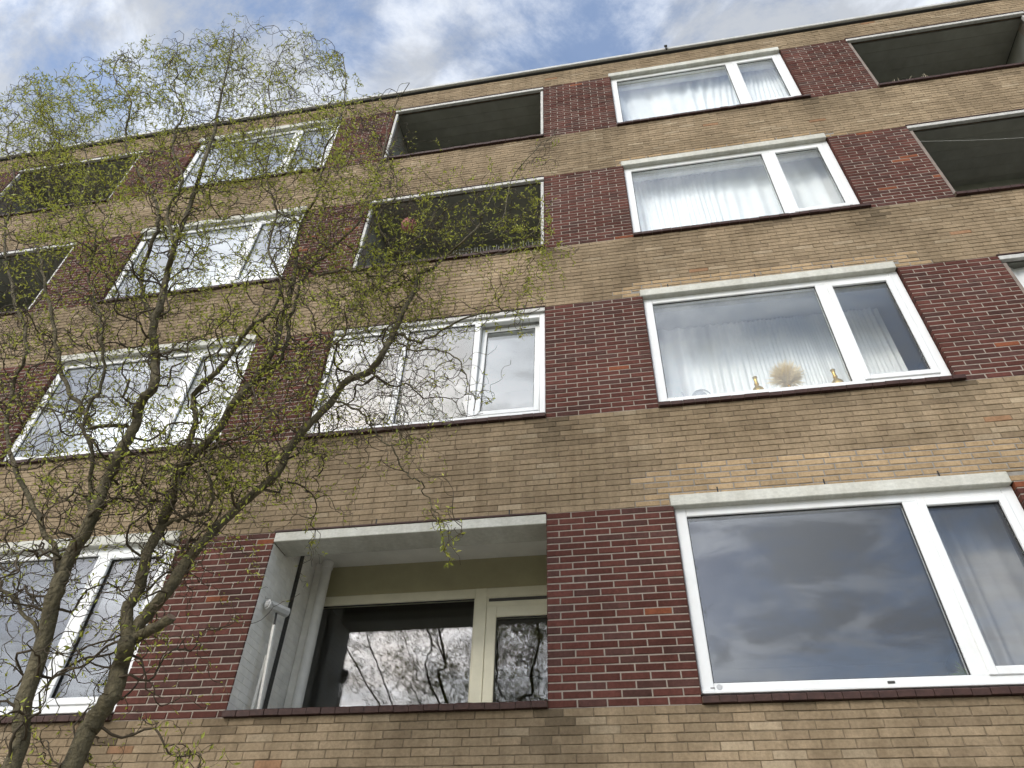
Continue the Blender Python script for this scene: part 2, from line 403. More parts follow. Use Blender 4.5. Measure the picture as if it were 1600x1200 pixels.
def pxarea(r):
    pts = [topx(V((x, 0, z))) for x, z in ((r[0], r[2]), (r[1], r[2]), (r[1], r[3]), (r[0], r[3]))]
    if not all(-15 < p[0] < 1615 and -15 < p[1] < 1215 for p in pts): return 0
    a = 0
    for k in range(4): a += pts[k][0]*pts[(k+1) % 4][1]-pts[(k+1) % 4][0]*pts[k][1]
    return abs(a)/2
for nm, lst, par in (('yellow_brick', yel, wall), ('red_brick', red, None)):
    lst.sort(key=pxarea, reverse=True)
    for r in lst[:300]:
        mb = MB(); brick_geo(mb, r[0], r[1], r[2], r[3], 0, r[4], r[5]); mb.build(nm, 'brick', par or pier_at((r[0]+r[1])/2, r[2]+.02), fix=False)
    mb = MB()
    for r in lst[300:]: brick_geo(mb, r[0], r[1], r[2], r[3], 0, r[4], r[5])
    mb.build(nm+'work', 'brick', par or bld, fix=False, kind='stuff')

# --- roof edge
b = MB(); b.box(XA-0.05, XB+0.05, -0.07, 0.33, W(ROOF+0.02), W(ROOF+0.085), 0.008)
ce = b.build('roof_edge', 'coping', bld)
b = MB(); b.box(XA-0.02, XB+0.02, -0.03, 0.30, W(ROOF+0.001), W(ROOF+0.019)); b.build('drip_strip', 'bitumen', ce)
b = MB(); b.box(XA+0.29, XB-0.29, 0.335, DEPTH-0.29, W(ROOF-0.25), W(ROOF+0.03)); b.build('roof', 'bitumen', bld)
b = MB(); hp = at(1042, 78, -0.09); b.box(hp.x-.015, hp.x+.015, -0.10, -0.0705, W(ROOF-.02), W(ROOF+.10), .004); b.box(hp.x-.03, hp.x+.02, -0.12, -0.09, W(ROOF+.05), W(ROOF+.08), .004)
b.build('roof_bracket', 'dark', ce)

# --- storey slabs and party walls keep every room dark from the others
b = MB()
for f in FL:
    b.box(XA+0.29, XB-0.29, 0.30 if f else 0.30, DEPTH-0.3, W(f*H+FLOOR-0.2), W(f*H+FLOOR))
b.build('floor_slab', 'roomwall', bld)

def weep(x, z):
    b = MB(); b.box(x-0.006, x+0.006, -0.003, 0.02, W(z), W(z+0.055)); b.build('weep_hole', 'gasket', bld)
for f in FL:
    for a, bb in WINS[1:2]:
        for q in (0.13, 0.45, 0.78): weep(a+(bb-a)*q+jit(.08), f*H+LT+0.005)
    for x in (-1.6, -0.4): weep(x+jit(.2), f*H+BT+0.115)

# --- sills of glazed header tiles
def sill(a, bb, f, par, thick=0.048):
    n = round((bb-a)/0.117); w = (bb-a)/n
    for k in range(n):
        x0, x1 = a+k*w+0.0025, a+(k+1)*w-0.0025
        t = MB(); dy = jit(.003); dz = jit(.002); zt = f*H-0.046+dz
        pr = [(-0.038+dy, zt-thick), (-0.04+dy, zt-0.008), (-0.032+dy, zt), (0.052, zt+0.028), (0.10, zt+0.028), (0.10, zt-thick)]
        i0 = len(t.v)
        t.v += [(x0, y, W(z)) for y, z in pr]+[(x1, y, W(z)) for y, z in pr]
        m_ = len(pr); t.f += [tuple(range(m_)), tuple(range(2*m_-1, m_-1, -1))]+[(q, q+m_, (q+1) % m_+m_, (q+1) % m_) for q in range(m_)]
        t.build('sill_tile', 'sill', par)
    t = MB(); t.box(a, bb, -0.024, 0.11, W(f*H-0.046-thick+0.004), W(f*H-0.046-0.006)); t.build('sill_bed', 'mortar_old', par)

def frame_bars(mb, x0, x1, z0, z1, wl, wr, wb, wt, y0, y1, b=0.006, xf=None):
    mb.box(x0, x0+wl, y0, y1, z0, z1, b, xf); mb.box(x1-wr, x1, y0, y1, z0, z1, b, xf)
    mb.box(x0+wl-.002, x1-wr+.002, y0+.0015, y1-.001, z0, z0+wb, b, xf); mb.box(x0+wl-.002, x1-wr+.002, y0+.0015, y1-.001, z1-wt, z1, b, xf)
def pane(x0, x1, z0, z1, y, par, xf=None, mb_g=None):
    p = MB(); p.box(x0, x1, y, y+0.022, z0, z1, 0, xf); p.build('pane', 'glass', par)
    gk = MB(); frame_bars(gk, x0-.002, x1+.002, z0-.002, z1+.002, .011, .011, .011, .011, y-0.012, y-0.001, 0, xf); gk.build('gasket', 'gasket', par)

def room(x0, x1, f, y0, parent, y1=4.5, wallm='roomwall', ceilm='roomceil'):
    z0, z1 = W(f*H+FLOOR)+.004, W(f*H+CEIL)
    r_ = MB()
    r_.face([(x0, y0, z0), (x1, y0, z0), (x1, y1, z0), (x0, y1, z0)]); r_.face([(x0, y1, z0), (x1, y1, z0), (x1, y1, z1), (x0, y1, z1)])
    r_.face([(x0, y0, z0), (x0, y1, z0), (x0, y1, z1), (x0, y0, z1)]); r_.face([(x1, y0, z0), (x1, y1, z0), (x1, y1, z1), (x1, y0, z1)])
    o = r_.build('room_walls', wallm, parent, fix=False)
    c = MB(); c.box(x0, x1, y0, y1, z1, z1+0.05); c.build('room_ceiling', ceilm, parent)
    return o

def window(a, bb, f, detail=False):
    w = bpy.data.objects.new('window', None); C.objects.link(w); w.parent = bld; w.empty_display_size = .1
    w.location = V(((a+bb)/2, REC, W(f*H)))-bld.location
    z0, z1 = W(f*H-0.01), W(f*H+WT+0.01)
    b = MB(); y0, y1 = REC, REC+0.075
    mx0, mx1 = a+1.868, a+1.988
    frame_bars(b, a+.004, bb-.004, z0, z1, 0.098, 0.098, 0.078, 0.088, y0, y1)
    b.box(mx0, mx1, y0+.002, y1-.002, z0+.07, z1-.08, .005)
    b.box(a+.01, bb-.01, y0-.012, y0+.01, z0+.001, z0+.024, .004)
    b.build('frame', 'pvc', w)
    s = MB(); sx0, sx1, sz0, sz1 = mx1-.012, bb-.09, z0+.068, z1-.078
    frame_bars(s, sx0, sx1, sz0, sz1, .062, .062, .062, .062, y0-.014, y0+.03); s.build('sash', 'pvc', w)
    pane(a+.100, mx0+.002, z0+.076, z1-.086, y0+.03, w); pane(sx0+.058, sx1-.058, sz0+.058, sz1-.058, y0+.022, w)
    l = MB(); l.box(a-.022, bb-.018, -0.016, 0.279, W(f*H+WT), W(f*H+LT), .006); l.build('lintel', 'concrete', bld)
    ws = MB(); ws.box(a, bb, .13, .36, W(f*H-0.03), W(f*H-.002), .004); ws.build('window_board', 'roomceil', w)
    sill(a, bb+(.06 if f else 0.0), f, w)
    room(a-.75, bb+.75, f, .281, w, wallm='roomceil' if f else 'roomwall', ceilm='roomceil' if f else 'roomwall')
    if detail:
        t = MB(); t.box(a+.075, a+.105, y0-.002, y0+.002, z0+.040, z0+.046); t.build('drain_slot', 'gasket', w)
        t = MB(); t.lathe((0, 0, 0), [(0.0, .002), (.017, .002), (.021, .0), ], 20)
        t.v = [(x+a+.14, y0-.0005-z, y+z0+.049) for x, y, z in t.v]; t.build('round_sticker', 'label', w)
        t = MB(); t.box(a+1.30, a+1.35, y0-.008, y0+.002, z0+.036, z0+.052, .003); t.build('drain_cap', 'dark', w)
    return w
for f in FL:
    for k, wn in enumerate(WINS): window(wn[0], wn[1], f, detail=(f == 0 and k == 1))

# --- balconies
def loggia(a, bb, f, style):
    w = bpy.data.objects.new('balcony', None); C.objects.link(w); w.parent = bld; w.empty_display_size = .1
    w.location = V(((a+bb)/2, 0.3, W(f*H)))-bld.location
    yb = 1.05; zc = W(f*H+CEIL); zf = W(f*H+FLOOR)+.004
    white = style == 'white'
    if not white: zc = W(f*H+BT+.075)
    l = MB(); l.box(a+.001, bb-.001, -0.006, 0.30 if white else .045, W(f*H+BT+(0 if white else .035)), W(f*H+ZB+27*CRS-.006), .005); l.build('lintel', 'concrete' if white else 'alu', w)
    fs = MB(); fs.box(a-.01, bb+.002, -.014, .012, W(f*H+ZB+27*CRS-.0055), W(f*H+ZB+27*CRS+.014), .003); fs.build('flashing', 'sill', w)
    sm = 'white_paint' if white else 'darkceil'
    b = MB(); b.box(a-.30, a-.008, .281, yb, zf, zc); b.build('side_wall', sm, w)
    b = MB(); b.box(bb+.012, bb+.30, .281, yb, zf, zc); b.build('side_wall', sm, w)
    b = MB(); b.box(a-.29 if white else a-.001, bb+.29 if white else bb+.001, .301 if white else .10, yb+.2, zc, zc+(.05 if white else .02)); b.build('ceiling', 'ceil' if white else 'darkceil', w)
    sill(a, bb, f, w)
    # back wall with window and door
    fm, wm = ('cream', 'creamwall') if white else ('rust', 'darkceil')
    zt = W(f*H+1.40)
    b = MB(); b.box(a-.01, bb+.01, yb, yb+.06, zt, zc); b.build('back_wall', wm, w)
    b = MB(); xm0, xm1 = bb-.86, bb-.74
    frame_bars(b, a-.01, xm0+.002, zf, zt, .07, .01, .75, .10, yb-.02, yb+.06); b.box(xm0, xm1, yb-.022, yb+.06, zf, zt, .005)
    b.box(xm1-.002, bb+.02, yb-.019, yb+.06, zt-.10, zt, .005); b.build('back_frame', fm, w)
    b = MB(); b.box(xm1+.02, bb+.01, yb-.026, yb-.01, zt-.145, zt-.115, .004); b.build('vent_grille', 'dark', w)
    b = MB(); b.box(xm1, bb+.02, yb-.015, yb+.05, zt-.20, zt-.10, .004); frame_bars(b, xm1+.004, bb+.06, zf, zt-.20, .10, .10, .9, .11, yb-.03, yb+.04); b.build('balcony_door', fm, w)
    pane(a+.06, xm0-.004, zf+.75, zt-.10, yb+.012, w); pane(xm1+.10, bb-.04, zf+.9, zt-.31, yb+.0, w)
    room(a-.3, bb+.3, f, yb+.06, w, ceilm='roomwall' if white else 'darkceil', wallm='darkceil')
    if not white:
        j = MB(); j.box(bb-.05, bb-.006, .015, .07, W(f*H-.02), W(f*H+BT), .004); j.build('jamb_strip', 'alu', w)
        j = MB(); j.box(a+.006, a+.05, .015, .07, W(f*H-.02), W(f*H+BT), .004); j.build('jamb_strip', 'rust' if a > 3 else 'alu', w)
        j = MB()
        for q in range(1, 6): j.box(a, bb, .10+q*.17, .106+q*.17, zc-.006, zc+.001)
        j.build('ceiling_batten', 'darkceil', w)
    return w
def glazed(a, bb, f):
    w = bpy.data.objects.new('balcony_window', None); C.objects.link(w); w.parent = bld; w.empty_display_size = .1
    w.location = V(((a+bb)/2, REC, W(f*H)))-bld.location
    l = MB(); l.box(a+.001, bb-.001, -0.004, 0.28, W(f*H+1.51), W(f*H+ZB+27*CRS-.006), .005); l.build('lintel', 'alu', w)
    fs = MB(); fs.box(a-.01, bb+.002, -.014, .012, W(f*H+ZB+27*CRS-.0055), W(f*H+ZB+27*CRS+.014), .003); fs.build('flashing', 'sill', w)
    z0, z1 = W(f*H-.03), W(f*H+1.515); y0, y1 = 0.03, 0.10
    b = MB(); frame_bars(b, a+.004, bb-.004, z0, z1, .065, .065, .07, .07, y0, y1)
    m1, m2 = a+.90, a+1.775
    for q in (m1, m2): b.box(q, q+.07, y0+.002, y1-.002, z0+.06, z1-.06, .005)
    b.build('frame', 'pvc', w)
    pane(a+.068, m1+.001, z0+.068, z1-.068, y0+.02, w); pane(m1+.069, m2+.001, z0+.068, z1-.068, y0+.02, w)
    ang = math.radians(4); piv = V((0, y0+.02, z0+.07))
    Rm = Matrix.Rotation(-ang, 3, 'X')
    xf = lambda p: Rm @ (p-piv) + piv
    sx0, sx1 = m2+.072, bb-.072
    s = MB(); frame_bars(s, sx0, sx1, z0+.072, z1-.075, .06, .06, .06, .06, y0+.0, y0+.05, .005, xf); s.build('tilted_sash', 'pvc', w)
    pane(sx0+.056, sx1-.056, z0+.128, z1-.131, y0+.02, w, xf)
    sill(a, bb, f, w); room(a-.29, bb+.29, f, .281, w, y1=1.6, wallm='roomceil')
    return w
for f in FL:
    for k, (a, bb) in enumerate(BALS):
        if f == 1 and k == 1: glazed(a, bb, f)
        else: loggia(a, bb, f, 'white' if f == 0 else 'dark')

# white painted bricks on the left flank of the lowest open balcony, pipe and dark channel in its corner
ax = BALS[1][0]
fl = MB(); fl.box(ax-.0055, ax-.003, .013, 1.045, W(FLOOR), W(BT)); fl.box(ax-.0055, ax-.003, .302, 1.045, W(BT), W(CEIL)); fl.build('painted_flank', 'white_paint', bld)
for i in range(30):
    for k in range(-1, 6):
        y0 = 0.02+k*PITCH+(PITCH/2 if i % 2 else 0); y1 = y0+PITCH-.006
        y0 = max(y0, 0.014); y1 = min(y1, 1.045)
        if y1-y0 < 0.03: continue
        z0_ = ZB+i*CRS
        if z0_+.05 > BT and y0 < 0.29: y0 = 0.305
        if z0_+.05 > CEIL or y1-y0 < .03: continue
        t = MB(); t.box(ax-.0045, ax+.0005+jit(.0008), y0, y1, W(z0_+.003), W(z0_+CRS-.003), .0018); t.build('white_brick', 'white_paint', pier_at(ax-.3, W(.5)))
b = MB(); b.tube([V((ax+.15, .90, W(FLOOR))), V((ax+.15, .90, W(CEIL-.01)))], .052, 20); b.lathe((ax+.15, .90, W(CEIL-.09)), [(.052, 0), (.062, .002), (.062, .07), (.052, .072)], 20)
b.build('drain_pipe', 'pipe', bld, smooth=False)
b = MB(); b.box(ax+.003, ax+.012, .56, .63, W(FLOOR), W(CEIL), .003); b.build('cable_channel', 'dark', bld)
b = MB(); b.box(ax+.003, ax+.09, .93, 1.02, W(FLOOR), W(CEIL), .006); b.build('pipe_casing', 'white_paint', bld)

# ------------------------------------------------------------------ things in and behind the openings
def curtain(x0, x1, z0, z1, y, material, label, amp=0.03, wl=0.11, seed=1, gather=0.0):
    r_ = random.Random(seed); b = MB(); n = int((x1-x0)/0.012); rows = 14
    ph = [r_.uniform(0, 6.28) for _ in range(5)]
    for j in range(rows+1):
        t = j/rows
        for i in range(n+1):
            x = x0+(x1-x0)*i/n
            u = x + gather*(1-t)*math.sin(x*2.1+ph[0])
            ww = wl*(1+0.25*math.sin(u*1.7+ph[1]))
            yy = y+amp*(0.45+0.55*(1-t))*math.sin(6.28*u/ww+1.6*math.sin(u*3.3+ph[2])) + 0.3*amp*math.sin(u*31+ph[3]+2*t)
            b.v.append((x+0.012*math.sin(u*9+ph[4]+3*t), yy, z0+(z1-z0)*t))
    for j in range(rows):
        for i in range(n):
            q = j*(n+1)+i; b.f.append((q, q+1, q+n+2, q+n+1))
    k = len(b.v); back = [(x, yy+0.002, z) for x, yy, z in b.v]; b.v += back; b.f += [tuple(q+k for q in f)[::-1] for f in b.f]
    o = b.build('curtain', material, smooth=True, fix=False); return tag(o, label, 'curtain', None)
wa, wb = WINS[1]
curtain(wa+.02, wb-.02, W(3*H-.7), W(3*H+CEIL-.02), .34, 'curtain', 'white sheer curtain in the top-row window left of the open right-hand balcony', .035, .14, 3, .25)
curtain(wa-.05, wb+.05, W(2*H-.7), W(2*H+CEIL-.02), .40, 'curtain', 'white pleated sheer curtain in the window second from the roof at right', .035, .13, 4, .06)
curtain(wa-.1, wb-.02, W(H-.7), W(H+CEIL-.02), .72, 'curtain', 'pale finely pleated curtain behind the window with gold vases', .03, .085, 5)
curtain(wb-.72, wb-.02, W(-.7), W(CEIL-.02), .42, 'curtain_grey', 'grey sheer curtain in the narrow sash of the lowest right window', .045, .16, 6)
for f, sd in ((1, 11), (2, 12), (3, 13)):
    la, lb = WINS[0]
    curtain(la-.1, lb+.1, W(f*H-.7), W(f*H+CEIL-.02), .62, 'curtain', ('white curtain behind the left window level with the glazed balcony', 'white curtain behind the left window second from the roof', 'white curtain in the left window just below the roof edge')[f-1], .03, .12, sd)

def vase(px, py, y, h, label):
    p = at(px, py, y); zb = W(H-.002)
    t = thing('vase', label, 'vase', (p.x, y, zb), 'gold vases on the window sill')
    b = MB(); b.lathe((p.x, y, zb), [(0, 0), (.035*h/.3, 0), (.052*h/.3, h*.12), (.058*h/.3, h*.38), (.045*h/.3, h*.55), (.016*h/.3, h*.68), (.013*h/.3, h*.92), (.020*h/.3, h), (.016*h/.3, h*.985), (.008, h*.7)], 18)
    b.build('body', 'gold', t, smooth=True)
    b = MB(); b.lathe((p.x, y, zb), [(.0141*h/.3, h*.72), (.019*h/.3, h*.73), (.019*h/.3, h*.77), (.0141*h/.3, h*.78)], 14); b.build('collar', 'gold', t, smooth=True)
    return p
vy = 0.22
vase(1182, 600, vy, .375, 'gold bottle vase left of the dried grass bouquet')
vase(1306, 592, vy, .375, 'gold bottle vase right of the dried grass bouquet')
pv = vase(1233, 603, vy, .28, 'short gold vase holding the dried grass bouquet')
b = MB(); top = V((pv.x, vy, W(H)+.27))
for k in range(900):
    d_ = V((rnd.gauss(0, 1), rnd.gauss(0, .7), rnd.gauss(.55, .75))).normalized(); ln = rnd.uniform(.10, .20)
    pts = [top+V((0, 0, -.05)), top+d_*ln*.55+V((0, 0, .05)), top+d_*ln+V((jit(.02), jit(.02), .06))]
    b.tube(pts, [.0018, .0042, .001], 3, False)
tag(b.build('dried_bouquet', 'pampas', fix=False), 'round bouquet of beige dried grass between two gold vases', 'dried flowers')
# watering can at the left end of the same sill
p = at(1092, 612, .2); t = thing('watering_can', 'small grey watering can at the left end of the vase window sill', 'watering can', (p.x, .2, W(H-.002)))
cx, cz = p.x, W(H-.002)
b = MB(); b.lathe((cx, .2, cz), [(0, 0), (.085, 0), (.095, .03), (.09, .14), (.06, .20), (.045, .205), (.045, .2), (0, .16)], 20); b.build('body', 'grey_metal', t, smooth=True)
b = MB(); b.tube([V((cx-.08, .2, cz+.05)), V((cx-.14, .2, cz+.13)), V((cx-.17, .2, cz+.25))], [.016, .011, .008], 10); b.build('spout', 'grey_metal', t, smooth=True)
b = MB(); b.tube([V((cx+.02+.09*math.cos(a_), .2, cz+.17+.09*math.sin(a_))) for a_ in [k*.35-.6 for k in range(11)]], .007, 8); b.build('handle', 'grey_metal', t, smooth=True)

# house plant low in the right-hand sash
p = at(1512, 1050, .22); t = thing('house_plant', 'small green leafy plant in the corner of the lowest right window', 'plant', (p.x, .22, W(-.002)))
b = MB(); b.lathe((p.x, .22, W(-.002)), [(0, 0), (.05, 0), (.065, .11), (.068, .11), (.06, .10), (0, .095)], 18); b.build('pot', 'grey_metal', t, smooth=True)
b = MB()
for k in range(34):
    a_ = rnd.uniform(0, 6.28); e_ = rnd.uniform(.2, 1.3); ln = rnd.uniform(.09, .19); d_ = V((math.cos(a_)*math.cos(e_), math.sin(a_)*math.cos(e_)*.6, math.sin(e_))); o_ = V((p.x, .22, W(.10)))
    sd = d_.cross(V((0, 0, 1))).normalized()*.014; tip = o_+d_*ln+V((0, 0, -.03)); md = o_+d_*ln*.6
    b.face([o_, md+sd, tip, md-sd])
b.build('leaves', 'plant', t, fix=False)

# stand with a capped tube, leaning inside the lowest open balcony
ya = .12
A0, A1 = at(402, 1108, .33), at(420, 977, .21); B0, B1 = at(384, 1110, .33), at(405, 1035, .27)
A0.x = max(A0.x, ax+.17); B0.x = max(B0.x, ax+.035); B1.x = max(B1.x, ax+.075); A1.x = max(A1.x, ax+.11)
fz = W(FLOOR)+.004
def down(p0, p1): return V((p0.x-.02, .37, fz))
t = thing('folding_stand', 'white folding stand with a grey capped tube on top in the lowest open balcony', 'stand', (A0.x, ya, fz))
def bar(p0, p1, wd, name, mt):
    d_ = (p1-p0).normalized(); b = MB(); L_ = (p1-p0).length
    q = d_.to_track_quat('Z', 'X').to_matrix()
    b.box(-wd, wd, -wd, wd, 0, L_, .003, lambda v: q @ v + p0); return b.build(name, mt, t)
bar(down(A0, A1), A1, .014, 'leg', 'white_metal'); bar(down(B0, B1), B1+(B1-B0)*.15, .012, 'leg', 'white_metal')
T0 = at(412, 944, .10); T0.x = max(T0.x, ax+.055); T1 = T0+V((.10, .20, .0))
b = MB(); b.tube([T0, T1], .046, 8); hd = b.build('tube', 'tube', t)
b = MB(); d_ = (T0-T1).normalized(); b.tube([T0+d_*.0005, T0+d_*.012], .030, 14); b.tube([T0+d_*.012, T0+d_*.016], .019, 14); b.build('end_cap', 'tube', hd)
b = MB(); b.tube([A1, (T0+T1)/2+V((0, 0, -.03))], .010, 8); b.build('bracket', 'dark', t)

# pink paper lantern in the open balcony, second row from the roof
pl = at(640, 352, .35); t = thing('paper_lantern', 'round pink pleated paper lantern hanging in a dark open balcony', 'lantern', pl)
b = MB(); R_ = .115; n = 40
for i in range(13):
    th = math.pi*i/12
    for j in range(n):
        r_ = R_*math.sin(th)*(1+(.07 if j % 2 else -.05)); b.v.append((pl.x+r_*math.cos(6.2832*j/n), pl.y+r_*math.sin(6.2832*j/n), pl.z-R_*math.cos(th)))
for i in range(12):
    for j in range(n): b.f.append((i*n+j, i*n+(j+1) % n, (i+1)*n+(j+1) % n, (i+1)*n+j))
b.build('shade', 'pink', t, fix=False)
b = MB(); b.tube([pl+V((0, 0, R_-.005)), V((pl.x, pl.y, W(2*H+CEIL)))], .0025, 5); b.build('cord', 'dark', t)

# bird spikes along the same parapet
a, bb = BALS[1]; t = thing('bird_spikes', 'row of thin bird spikes on the parapet beneath the pink lantern', 'bird spikes', (bb-.6, .02, W(2*H-.02)))
b = MB(); b.box(bb-1.25, bb-.06, .0, .03, W(2*H-.030), W(2*H-.012), .002); b.build('base_strip', 'alu', t)
b = MB(); x = bb-1.24
while x < bb-.07:
    b.tube([V((x, .015, W(2*H-.015))), V((x+jit(.015), .0+jit(.02), W(2*H+.10)))], .0016, 4); x += .04
b.build('pins', 'wire', t, fix=False)
# washing line, cloth, pot with dry stalks on the right-hand balconies
a, bb = BALS[2]
P0, P1 = at(1432, 221, .06), at(1625, 216, .06); P1 = V((bb-.05, .06, P1.z))
b = MB(); b.tube([P0.lerp(P1, k/12)+V((0, 0, -.10*math.sin(math.pi*k/12))) for k in range(13)], .003, 5)
tag(b.build('washing_line', 'wire'), 'thin washing line strung across the right balcony second from the roof', 'washing line')
b = MB(); q = at(1588, 428, .14); nx = 16
for j in range(9):
    for i in range(nx+1): b.v.append((q.x-.02+i*.05, .14+.025*math.sin(i*1.1+j*.3)+.01*math.sin(i*2.7), q.z+.12-j*.085-.02*math.sin(i*.6)))
for j in range(8):
    for i in range(nx): b.f.append((j*(nx+1)+i, j*(nx+1)+i+1, (j+1)*(nx+1)+i+1, (j+1)*(nx+1)+i))
k = len(b.v); b.v += [(x, y+.003, z) for x, y, z in b.v]; b.f += [tuple(q_+k for q_ in f)[::-1] for f in b.f]
tag(b.build('hanging_cloth', 'cloth', smooth=True, fix=False), 'white cloth hung up in the balcony at the right edge of the picture', 'cloth')
pp = at(1392, 128, .12); t = thing('potted_stalks', 'pot of dry stalks on the parapet of the top right balcony', 'plant', (pp.x, .12, W(3*H-.02)))
b = MB(); b.lathe((pp.x-.06, .14, W(3*H-.018)), [(0, 0), (.05, 0), (.07, .1), (.06, .1), (0, .09)], 16); b.build('pot', 'dark', t, smooth=True)
b = MB()
for k in range(16):
    x = pp.x+rnd.uniform(-.08, .45); b.tube([V((x, .05, W(3*H-.02))), V((x+jit(.03), .04, W(3*H+.05))), V((x+jit(.06), .03+jit(.02), W(3*H+rnd.uniform(.06, .17))))], [.003, .0025, .001], 4, False)
b.build('stalks', 'pampas', t, fix=False)
#TREE
# ------------------------------------------------------------------ corkscrew willow
tr = random.Random(21)
tree = thing('corkscrew_willow', 'corkscrew willow with twisted limbs and small yellow-green spring leaves in front of the building', 'tree', (-1.95, -2.45, 0))
def catmull(P, n):
    out = []
    for i in range(len(P)-1):
        p0, p1, p2, p3 = P[max(i-1, 0)], P[i], P[i+1], P[min(i+2, len(P)-1)]
        for k in range(n):
            t = k/n; out.append(tuple(0.5*((2*b)+(-a+c)*t+(2*a-5*b+4*c-d)*t*t+(-a+3*b-3*c+d)*t**3) for a, b, c, d in zip(p0, p1, p2, p3)))
    out.append(P[-1]); return out
def limb_from_px(P, y0, y1, pre=None, n=5, wob=0.010):
    """P: (px, py, radius px); the depth runs from y0 to y1 along the limb"""
    pts, rad = [], []
    if pre: pts += [tuple(p) for p, r in pre]; rad += [r for p, r in pre]
    m_ = len(P)
    for i, (x, y, r) in enumerate(P):
        t = i/(m_-1); dy = y0+(y1-y0)*t + (0.06*math.sin(i*1.9+x*.05) if 0 < i else 0)*(0.3+t)
        p = at(x, y, dy); pts.append(tuple(p)); rad.append(r*.67*(p-CAM).dot(fw)/FPX)
    q = catmull([(*p, r) for p, r in zip(pts, rad)], n)
    out = [(V(a[:3])+V((tr.gauss(0, wob), tr.gauss(0, wob), tr.gauss(0, wob)))*(1 if k else 0), max(a[3], .0015)) for k, a in enumerate(q)]
    return [a for a, r in out], [r for a, r in out]
BASE = V((-1.95, -2.45, -.08))
LIMBS = []
def limb(P, y0, y1, name='limb', pre=None, sides=10, wob=.003, par=None):
    pts, rad = limb_from_px(P, y0, y1, pre, 5, wob)
    b = MB(); b.tube(pts, [r*(1+.10*mnoise.noise(p*9)) for p, r in zip(pts, rad)], sides)
    o = b.build(name, 'bark', par or tree, smooth=True, fix=False); LIMBS.append((pts, rad)); return o
A = [(20,1200,19),(34,1120,19),(67,1002,18),(88,925,17),(105,878,16),(145,807,14),(165,758,13),(189,704,12.5),(209,670,11.5),(219,633,11),(240,602,10.5),(243,562,10),(240,511,9),(250,478,8),(260,434,7),(272,385,6),(300,310,5),(318,255,4.4),(336,200,3.6),(345,150,2.4),(358,95,1.6),(366,45,1.0)]
B = [(112,1200,23),(145,1131,22),(175,1087,21),(189,1043,20),(199,1002,19)]
B1 = [(199,1002,16),(199,952,14),(216,925,13),(229,867,12),(250,827,11.5),(267,781,11.5),(287,731,11.5),(324,690,9.5),(348,660,9),(371,623,8.5),(402,589,8),(429,542,7),(442,494,6),(456,454,5),(462,410,4.4),(470,350,3.6),(498,300,2.8),(505,240,2.2),(530,190,1.7),(540,130,1.2),(536,85,.8)]
B1b = [(287,731,8),(297,687,7),(307,656,6.5),(303,618,6),(337,582,6),(368,542,5.5),(391,511,5),(425,486,4),(440,440,3.2),(420,390,2.6),(432,330,2.1),(415,270,1.7),(430,200,1.3),(420,130,1.0),(452,60,.7)]
B2 = [(199,1002,15),(229,962,14.5),(267,915,13.5),(294,874,12),(314,851,11),(351,813,10),(398,771,9.2),(432,741,9),(456,697,9),(479,667,8.6),(521,623,8.2),(541,596,8),(575,582,7.6),(598,552,7.2),(612,528,6.6),(629,488,6),(649,451,5.2),(654,428,4.4),(676,419,3.4),(695,402,3),(729,372,2.6),(749,351,2.2),(752,335,1.8),(764,315,1.4),(777,290,1.0)]
yA, yB = -2.55, -2.35
pa, pb = at(20, 1200, yA), at(112, 1200, yB)
def pre(p, r):
    mid = BASE.lerp(p, .55)+V((.05, .02, 0)); return [(BASE+V((0, 0, 0)), .16), (BASE.lerp(mid, .25), .10), (mid, .07)]
limb(A, yA, -2.95, 'trunk', pre(pa, 0), 14); limb(B, yB, -2.4, 'trunk', pre(pb, 0), 14)
limb(B1, -2.4, -2.75, 'limb'); limb(B1b, -2.50, -3.0, 'limb'); limb(B2, -2.4, -2.1, 'limb')
sp_, sr_ = limb_from_px([(196,1008,13),(222,992,12.5),(246,978,11.5),(268,966,12)], -2.4, -2.55, None, 4, .003)
b = MB(); b.tube(sp_, sr_, 12); so = b.build('sawn_stub', 'bark', tree, smooth=True, fix=False)
b = MB(); d_ = (sp_[-1]-sp_[-2]).normalized(); b.tube([sp_[-1]+d_*.0005, sp_[-1]+d_*.004], sr_[-1]*.93, 12); b.build('cut_face', 'cutwood', so)
